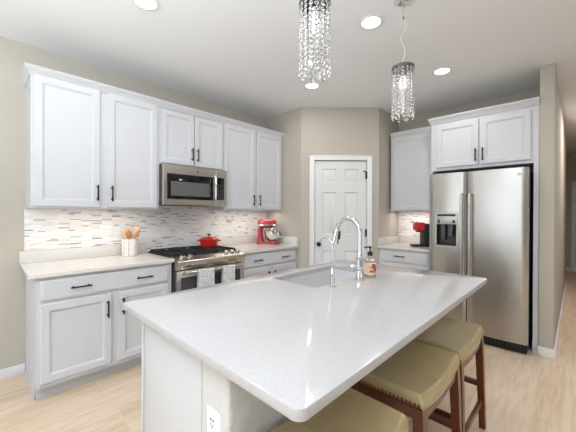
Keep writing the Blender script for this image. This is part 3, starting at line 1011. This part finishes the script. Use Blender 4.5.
MB().lathe([(0.022, 0.0), (0.022, 0.018), (0.012, 0.02)], (0.122, 0, 0.278), 16, 'x').build('attachment_cap', M_chrome, hd)
MB().lathe([(0.03, 0.18), (0.032, 0.215), (0.026, 0.225)], (0.065, 0, 0), 18).build('beater_hub', M_chrome, hd)
MB().tube([(0.065, 0, 0.05), (0.065, 0, 0.185)], 0.007, 8).build('beater_shaft', M_chrome, hd)
bw = MB().lathe([(0.045, 0.028), (0.05, 0.034), (0.05, 0.04), (0.075, 0.058), (0.098, 0.10), (0.111, 0.150), (0.115, 0.192), (0.118, 0.194), (0.112, 0.195), (0.107, 0.150), (0.093, 0.102), (0.07, 0.062), (0.0, 0.052)], (0.064, 0, 0), 32).build('bowl', M_chrome, t)
MB().tube([(0.172, -0.02, 0.172), (0.204, -0.028, 0.172), (0.220, -0.032, 0.148), (0.214, -0.032, 0.115), (0.190, -0.026, 0.095), (0.158, -0.02, 0.105)], 0.0065, 8, 1.5).build('bowl_handle', M_chrome, bw)

# ------------------------------------------------------------------ coffee maker (front faces -y)
t = thing('coffee_maker', 'red and black single-serve coffee maker on the counter beside the refrigerator', 'coffee maker', (4.05, 1.462, 0.9145), math.radians(-138))
MB().box(-0.085, 0.085, 0.0, 0.15, 0.0, 0.295, 0.018, 3).build('body', M_dark, t)
MB().box(-0.075, 0.075, -0.095, 0.02, 0.205, 0.312, 0.018, 3).build('brew_head', M_redk, t)['label'] = 'red brew head'
MB().box(-0.07, 0.07, -0.135, 0.0, 0.0, 0.022, 0.006).build('drip_tray', M_dark, t)
MB().box(-0.03, 0.03, -0.075, -0.025, 0.185, 0.205, 0.004).build('spout', M_dark, t)
MB().tube([(-0.06, -0.06, 0.310), (-0.06, -0.11, 0.322), (0.06, -0.11, 0.322), (0.06, -0.06, 0.310)], 0.006, 8).build('lid_handle', M_steelh, t)

# ------------------------------------------------------------------ refrigerator (front faces -y locally, turned to the west)
t = thing('refrigerator', 'stainless side-by-side refrigerator with ice dispenser and long handles', 'refrigerator', (3.60, 1.221, 0), RB)
FWD = 0.893
MB().box(0.004, FWD - 0.004, 0.075, 0.70, 0.03, 1.768).build('body', M_steelcab, t)


def fdoor(x0, x1, hole=None):
    """door skin with a gentle bow, optional dispenser cutout"""
    m = MB()
    z0, z1 = 0.098, 1.785
    nx = 16
    xs = [x0 + (x1 - x0) * i / nx for i in range(nx + 1)]
    zs = [z0, 0.3, 0.6, 0.95, 1.37, 1.6, z1]
    if hole:
        xs = sorted(set([round(v, 4) for v in xs] + [hole[0], hole[1]]))
        zs = sorted(set(zs + [hole[2], hole[3]]) - {0.95, 1.37})
    def yy(x):
        s = (x - x0) / (x1 - x0)
        q = min(s, 1 - s)
        edge = 0.012 * max(0, 1 - q / 0.035) ** 2
        return -0.010 * math.sin(PI * s) + edge
    V = {}
    bm = m.bm
    for i, x in enumerate(xs):
        for j, z in enumerate(zs):
            V[i, j] = bm.verts.new((x, yy(x), z))
    for i in range(len(xs) - 1):
        for j in range(len(zs) - 1):
            if hole and xs[i] >= hole[0] - 1e-4 and xs[i + 1] <= hole[1] + 1e-4 and zs[j] >= hole[2] - 1e-4 and zs[j + 1] <= hole[3] + 1e-4:
                continue
            bm.faces.new((V[i, j], V[i + 1, j], V[i + 1, j + 1], V[i, j + 1]))
    B = {}
    for i in (0, len(xs) - 1):
        for j in (0, len(zs) - 1):
            B[i, j] = bm.verts.new((xs[i], 0.07, zs[j]))
    n_, k_ = len(xs) - 1, len(zs) - 1
    bm.faces.new([V[i, 0] for i in range(n_ + 1)] + [B[n_, 0], B[0, 0]])
    bm.faces.new([V[i, k_] for i in range(n_, -1, -1)] + [B[0, k_], B[n_, k_]])
    bm.faces.new([V[0, j] for j in range(k_, -1, -1)] + [B[0, 0], B[0, k_]])
    bm.faces.new([V[n_, j] for j in range(k_ + 1)] + [B[n_, k_], B[n_, 0]])
    bm.faces.new((B[0, 0], B[n_, 0], B[n_, k_], B[0, k_]))
    return m


hole = (0.078, 0.292, 0.985, 1.342)
ld_ = fdoor(0.0, 0.373, hole).build('freezer_door', M_steel, t, 50)
rd_ = fdoor(0.3815, FWD, None).build('refrigerator_door', M_steel, t, 50)
# dispenser: frame, control panel, cavity
a, b, c, d = hole
fr = MB()
fr.loft([[(a - 0.006, -0.008, c - 0.014), (b + 0.006, -0.008, c - 0.014), (b + 0.006, -0.008, d + 0.012), (a - 0.006, -0.008, d + 0.012)],
         [(a - 0.004, -0.019, c - 0.011), (b + 0.004, -0.019, c - 0.011), (b + 0.004, -0.019, d + 0.009), (a - 0.004, -0.019, d + 0.009)],
         [(a + 0.006, -0.019, c + 0.004), (b - 0.006, -0.019, c + 0.004), (b - 0.006, -0.019, d - 0.006), (a + 0.006, -0.019, d - 0.006)],
         [(a + 0.009, -0.008, c + 0.008), (b - 0.009, -0.008, c + 0.008), (b - 0.009, -0.008, d - 0.009), (a + 0.009, -0.008, d - 0.009)]], closed=True)
fr.build('dispenser_frame', M_dispp, ld_)
cv = MB()
cv.loft([[(a, -0.009, c), (b, -0.009, c), (b, -0.009, 1.225), (a, -0.009, 1.225)], [(a + 0.012, 0.062, c + 0.02), (b - 0.012, 0.062, c + 0.02), (b - 0.012, 0.062, 1.225), (a + 0.012, 0.062, 1.225)]], caps=(False, True))
cv.build('dispenser_cavity', M_darkcav, ld_)
pn = MB().box(a + 0.002, b - 0.002, -0.014, 0.05, 1.225, d - 0.002, 0.003).build('dispenser_panel', M_dispp, ld_)
MB().box(a + 0.015, b - 0.015, -0.0155, -0.012, 1.312, 1.335).box(a + 0.02, a + 0.04, -0.0155, -0.012, 1.235, 1.275).box(b - 0.045, b - 0.02, -0.0155, -0.012, 1.24, 1.27).build('dispenser_display', M_dark, pn)
pdl = MB().box(a + 0.05, a + 0.09, 0.0, 0.012, 1.05, 1.225, 0.004).box(a + 0.12, a + 0.17, -0.002, 0.012, 1.09, 1.225, 0.004)
pdl.build('dispenser_paddle', M_steelcab, ld_)
for hx, par in ((0.341, ld_), (0.415, rd_)):
    z0, z1 = 0.66, 1.545
    MB().tube([(hx, -0.004, z1 - 0.005), (hx, -0.045, z1), (hx, -0.060, z1 - 0.03), (hx, -0.066, z1 - 0.12), (hx, -0.068, 0.5 * (z0 + z1)), (hx, -0.066, z0 + 0.12), (hx, -0.060, z0 + 0.03), (hx, -0.045, z0), (hx, -0.004, z0 + 0.005)], 0.0135, 12).build('door_handle', M_steelh, par)
MB().lathe([(0.016, -0.003), (0.016, -0.0085), (0.0145, -0.009), (0.0135, -0.0075), (0.0, -0.0075)], (0.820, 0, 1.722), 24, 'y').build('badge', M_dispp, rd_)
gr_ = MB().box(0.01, FWD - 0.01, 0.02, 0.08, 0.012, 0.090)
for k in range(26):
    gr_.box(0.03 + k * 0.033, 0.045 + k * 0.033, 0.012, 0.022, 0.02, 0.080)
gr_.build('toe_grille', M_dark, t)
for xx in (0.05, FWD - 0.05):
    MB().box(xx - 0.03, xx + 0.03, 0.03, 0.12, 1.7685, 1.80, 0.005).build('hinge_cover', M_dark, t)
MB().box(FWD - 0.0035, FWD + 0.004, 0.03, 0.075, 1.40, 1.76).build('door_gasket', M_dark, rd_)
for xx in (0.06, FWD - 0.06):
    MB().lathe([(0.025, 0.0), (0.025, 0.03)], (xx, 0.15, 0), 14).build('foot', M_dark, t)

# ------------------------------------------------------------------ stools
def make_stool():
    t = thing('counter_stool', '', 'stool', (0, 0, 0), 0, 'saddle stools along the island')
    L, Wd = 0.502, 0.325
    zs = lambda x: 0.607 + 0.036 * (abs(2 * x / L) ** 2.0)
    m = MB()
    NX, NY = 64, 40
    bm = m.bm
    top = {}
    bot = {}
    for i in range(NX + 1):
        u = -1 + 2 * i / NX
        for j in range(NY + 1):
            v = -1 + 2 * j / NY
            x, y = u * L / 2, v * Wd / 2
            ex_, ey_ = (1 - abs(u)) * L / 2, (1 - abs(v)) * Wd / 2
            rd = 0.016
            fall = lambda e_: 0 if e_ > rd else rd - math.sqrt(max(0, rd * rd - (rd - e_) ** 2))
            z = zs(x) - min(0.020, fall(ex_) + fall(ey_))
            z -= 0.0028 * math.exp(-(x / 0.005) ** 2) + 0.0028 * math.exp(-(y / 0.005) ** 2)
            z -= 0.0020 * math.exp(-((abs(x) - L / 2 + 0.040) / 0.005) ** 2)
            z += 0.004 * (1 - v * v)
            k_ = 0.985 + 0.015 * min(1, min(ex_, ey_) / 0.02)
            top[i, j] = bm.verts.new((x, y, z))
            bot[i, j] = bm.verts.new((x, y, zs(x) - 0.050)) if i in (0, NX) or j in (0, NY) else None
    for i in range(NX):
        for j in range(NY):
            bm.faces.new((top[i, j], top[i + 1, j], top[i + 1, j + 1], top[i, j + 1]))
    for i in range(NX):
        for j in (0, NY):
            bm.faces.new((top[i, j], top[i + 1, j], bot[i + 1, j], bot[i, j]))
        bm.faces.new((bot[i, 0], bot[i + 1, 0], bot[i + 1, NY], bot[i, NY])) if NY else None
    for j in range(NY):
        for i in (0, NX):
            bm.faces.new((top[i, j], top[i, j + 1], bot[i, j + 1], bot[i, j]))
    cu = m.build('seat_cushion', M_leather, t, 70)
    for s in (-1, 1):
        nl = MB()
        for k in range(19):
            nl.ball((s * (L / 2 + 0.0005), -Wd / 2 + 0.012 + k * (Wd - 0.024) / 18, zs(L / 2) - 0.043), 0.0062, (0.6, 1, 1), 8, 6)
        nl.build('nailhead_trim', M_nail, cu)
        # piping along the long edges
        pts = [(x_ * L / 2, s * (Wd / 2 + 0.001), zs(x_ * L / 2) - 0.049) for x_ in [-1 + 2 * k / 20 for k in range(21)]]
        MB().tube(pts, 0.0032, 8).build('piping', M_leather, cu)
    # curved long aprons and straight end aprons
    for s in (-1, 1):
        loops = []
        for k in range(21):
            x_ = (-1 + 2 * k / 20) * (L / 2 - 0.012)
            zt = zs(x_) - 0.0505
            y0, y1 = s * (Wd / 2 - 0.004), s * (Wd / 2 - 0.024)
            dp = 0.040 + 0.022 * abs(-1 + k / 10) ** 3
            loops.append([(x_, y0, zt), (x_, y1, zt), (x_, y1, zt - dp), (x_, y0, zt - dp)])
        MB().loft(loops).build('apron', M_wood, t)
        x0, x1 = s * (L / 2 - 0.004), s * (L / 2 - 0.026)
        zt = zs(L / 2) - 0.0515
        MB().box(min(x0, x1), max(x0, x1), -Wd / 2 + 0.026, Wd / 2 - 0.026, zt - 0.055, zt, 0.002).build('apron', M_wood, t)
    for sx in (-1, 1):
        for sy in (-1, 1):
            xt, yt = sx * (L / 2 - 0.022), sy * (Wd / 2 - 0.020)
            xb, yb = xt + sx * 0.012, yt + sy * 0.022
            w0, w1 = 0.0205, 0.0165
            zt = zs(xt) - 0.0515
            sq = lambda x_, y_, w, z: [(x_ - w, y_ - w, z), (x_ + w, y_ - w, z), (x_ + w, y_ + w, z), (x_ - w, y_ + w, z)]
            MB().loft([sq(xb, yb, w1, 0), sq(xb * 0.3 + xt * 0.7, yb * 0.3 + yt * 0.7, w0, 0.45), sq(xt, yt, w0, zt)]).build('leg', M_wood, t)
    for s in (-1, 1):
        x_ = s * (L / 2 - 0.014)
        MB().box(x_ - 0.010, x_ + 0.010, -Wd / 2 + 0.02, Wd / 2 - 0.02, 0.255, 0.290, 0.003).build('stretcher', M_wood, t)
        y_ = s * (Wd / 2 - 0.006)
        MB().box(-L / 2 + 0.03, L / 2 - 0.03, y_ - 0.010, y_ + 0.010, 0.155, 0.190, 0.003).build('stretcher', M_wood, t)
    return t


st0 = make_stool()
for i, (x_, lab) in enumerate(((1.965, 'olive leather counter stool standing farthest away, nearest the refrigerator'),
                               (1.435, 'olive leather counter stool standing between the two others'),
                               (0.80, 'olive leather counter stool nearest the camera, mostly under the island corner'))):
    o = st0 if i == 0 else copy_tree(st0)
    o.location = (x_, 0.585, 0)
    o['label'] = lab

# ------------------------------------------------------------------ crystal pendants
def make_pendant():
    t = thing('crystal_pendant', '', 'pendant light', (0, 0, 0), 0, 'crystal pendants over the island')
    zt, R = -0.460, 0.066        # local z = 0 at the ceiling
    MB().lathe([(0.058, -0.0005), (0.060, -0.006), (0.058, -0.026), (0.05, -0.030), (0.0, -0.031)], seg=28).build('canopy', M_chrome, t)
    MB().tube([(0.004, 0, -0.03), (0.001, 0, -0.135)], 0.0012, 6).tube([(-0.008, 0, -0.03), (-0.001, 0, -0.135)], 0.0012, 6).build('suspension_wire', M_chrome, t)
    MB().lathe([(0.0, -0.130), (0.005, -0.132), (0.006, -0.140), (0.004, -0.150), (0.0, -0.151)], seg=12).build('cord_grip', M_dark, t)
    pts = []
    for k in range(25):
        s = k / 24
        pts.append((0.016 * math.sin(s * 11.0) * (1 - s) ** 0.5, -0.016 * math.sin(s * 11.0) * (1 - s) ** 0.5, -0.148 + s * (zt + 0.148 + 0.012)))
    MB().tube(pts, 0.0016, 6).build('cord', M_cord, t)
    MB().lathe([(0.0, zt + 0.014), (0.012, zt + 0.012), (0.016, zt + 0.004), (R + 0.004, zt + 0.003), (R + 0.005, zt - 0.004), (R + 0.005, zt - 0.016), (R + 0.001, zt - 0.016), (R, zt - 0.004), (0.0, zt - 0.003)], seg=40).build('top_plate', M_nickel, t)
    MB().lathe([(0.014, zt - 0.003), (0.014, zt - 0.05), (0.011, zt - 0.055)], seg=16).build('socket', M_chrome, t)
    MB().lathe([(0.010, zt - 0.055), (0.020, zt - 0.075), (0.028, zt - 0.105), (0.024, zt - 0.130), (0.0, zt - 0.140)], seg=18).build('bulb', M_bulb, t)

    def bead(m, c, r, ang):
        # octagonal faceted bead, flattened towards the cylinder wall
        ca, sa = math.cos(ang), math.sin(ang)
        L_ = lambda q, rr, off: [(c[0] + ca * off - sa * rr * math.cos(PI / 4 * j + PI / 8), c[1] + sa * off + ca * rr * math.cos(PI / 4 * j + PI / 8), c[2] + rr * math.sin(PI / 4 * j + PI / 8)) for j in range(8)]
        m.loft([L_(0, r * 0.45, -r * 0.5), L_(0, r, 0), L_(0, r * 0.45, r * 0.5)])

    n_s = 16
    for ring_r, n_r, nb, ph in ((R, n_s, 13, 0.0), (0.040, 6, 13, 0.2)):
        for s in range(n_r):
            a = 2 * PI * s / n_r + ph
            x_, y_ = ring_r * math.cos(a), ring_r * math.sin(a)
            m = MB()
            longer = (s % 2 == 0)
            cnt = nb if longer else nb - 1
            for k in range(cnt):
                bead(m, (x_, y_, zt - 0.028 - k * 0.0225), 0.0098, a)
            zl = zt - 0.028 - (cnt - 1) * 0.0225
            sd_ = m.build('crystal_strand', M_crystal, t, 10)
            w = MB().tube([(x_, y_, zt - 0.003), (x_, y_, zl - 0.012)], 0.0009, 5)
            for k in range(cnt):
                w.ball((x_ * 1.01, y_ * 1.01, zt - 0.0168 - k * 0.0225), 0.0023, (1, 1, 1), 6, 4)
            w.build('strand_wire', M_chrome, sd_)
            dm = MB()
            ca, sa = math.cos(a), math.sin(a)
            hw, zc = 0.0095, zl - 0.024
            L_ = lambda w_, off: [(x_ + ca * off - sa * p_, y_ + sa * off + ca * p_, zc + q_) for p_, q_ in ((-w_, -w_), (w_, -w_), (w_, w_), (-w_, w_))]
            dm.loft([L_(hw * 0.6, -0.0055), L_(hw, -0.001), L_(hw, 0.001), L_(hw * 0.6, 0.0055)])
            dm.build('crystal_drop', M_crystal, sd_, 10)
    return t


pend = make_pendant()
pend.location = (1.915, 0.815, H)
pend['label'] = 'crystal pendant with its cord in view, hanging nearest the refrigerator'
p2 = copy_tree(pend)
p2.location = (1.047, 0.845, H)
p2['label'] = 'crystal pendant hanging close to the camera, cut off by the top of the photo'

# ------------------------------------------------------------------ recessed ceiling lights
def make_can():
    t = thing('recessed_light', '', 'ceiling light', (0, 0, 0), 0, 'recessed ceiling lights')
    MB().lathe([(0.087, 0.0), (0.088, -0.005), (0.080, -0.008), (0.066, -0.006), (0.066, -0.0005)], seg=36, caps=(False, False)).build('trim_ring', M_trim, t)
    MB().lathe([(0.066, -0.003), (0.04, -0.0045), (0.0, -0.005)], seg=32, caps=(True, False)).build('lens', M_lens, t)
    return t


can = make_can()
for i, (x_, y_, lab) in enumerate(((2.010, 1.095, 'recessed ceiling light between the two crystal pendants'),
                                   (3.181, 0.965, 'recessed ceiling light in front of the cabinet above the refrigerator'),
                                   (2.564, 2.107, 'recessed ceiling light just below the nearer crystal pendant in view'),
                                   (0.785, 2.075, 'recessed ceiling light above the left wall cabinets, cut by the top edge'))):
    o = can if i == 0 else copy_tree(can)
    o.location = (x_, y_, H)
    o['label'] = lab
    area('recessed_lamp', (x_, y_, H - 0.012), (x_, y_, 0), 0.12, 0.12, 4.2, (1.0, 0.98, 0.95), 'DISK')
for x_, y_ in ((2.8, -0.9), (1.1, -2.0)):
    area('living_fill_light', (x_, y_, H - 0.012), (x_, y_, 0), 0.12, 0.12, 6, (1.0, 0.98, 0.95), 'DISK')  # added fill for floor, stools and wall end; no fixture is modelled
area('recessed_lamp_hall', (5.6, -0.55, H - 0.012), (5.6, -0.55, 0), 1.0, 1.0, 23, (1.0, 0.91, 0.86), 'DISK')

# under-cabinet strips of the wall cabinets
area('under_cabinet_lamp_left', (0.77, 3.10, 1.366), (0.77, 3.10, 0.9), 0.85, 0.03, 1.4, (1.0, 0.90, 0.80))
area('under_cabinet_lamp_right', (2.50, 3.10, 1.366), (2.50, 3.10, 0.9), 0.85, 0.03, 1.4, (1.0, 0.90, 0.80))
area('under_cabinet_lamp_east', (4.15, 1.57, 1.366), (4.15, 1.57, 0.9), 0.03, 0.5, 1.3, (1.0, 0.90, 0.84))
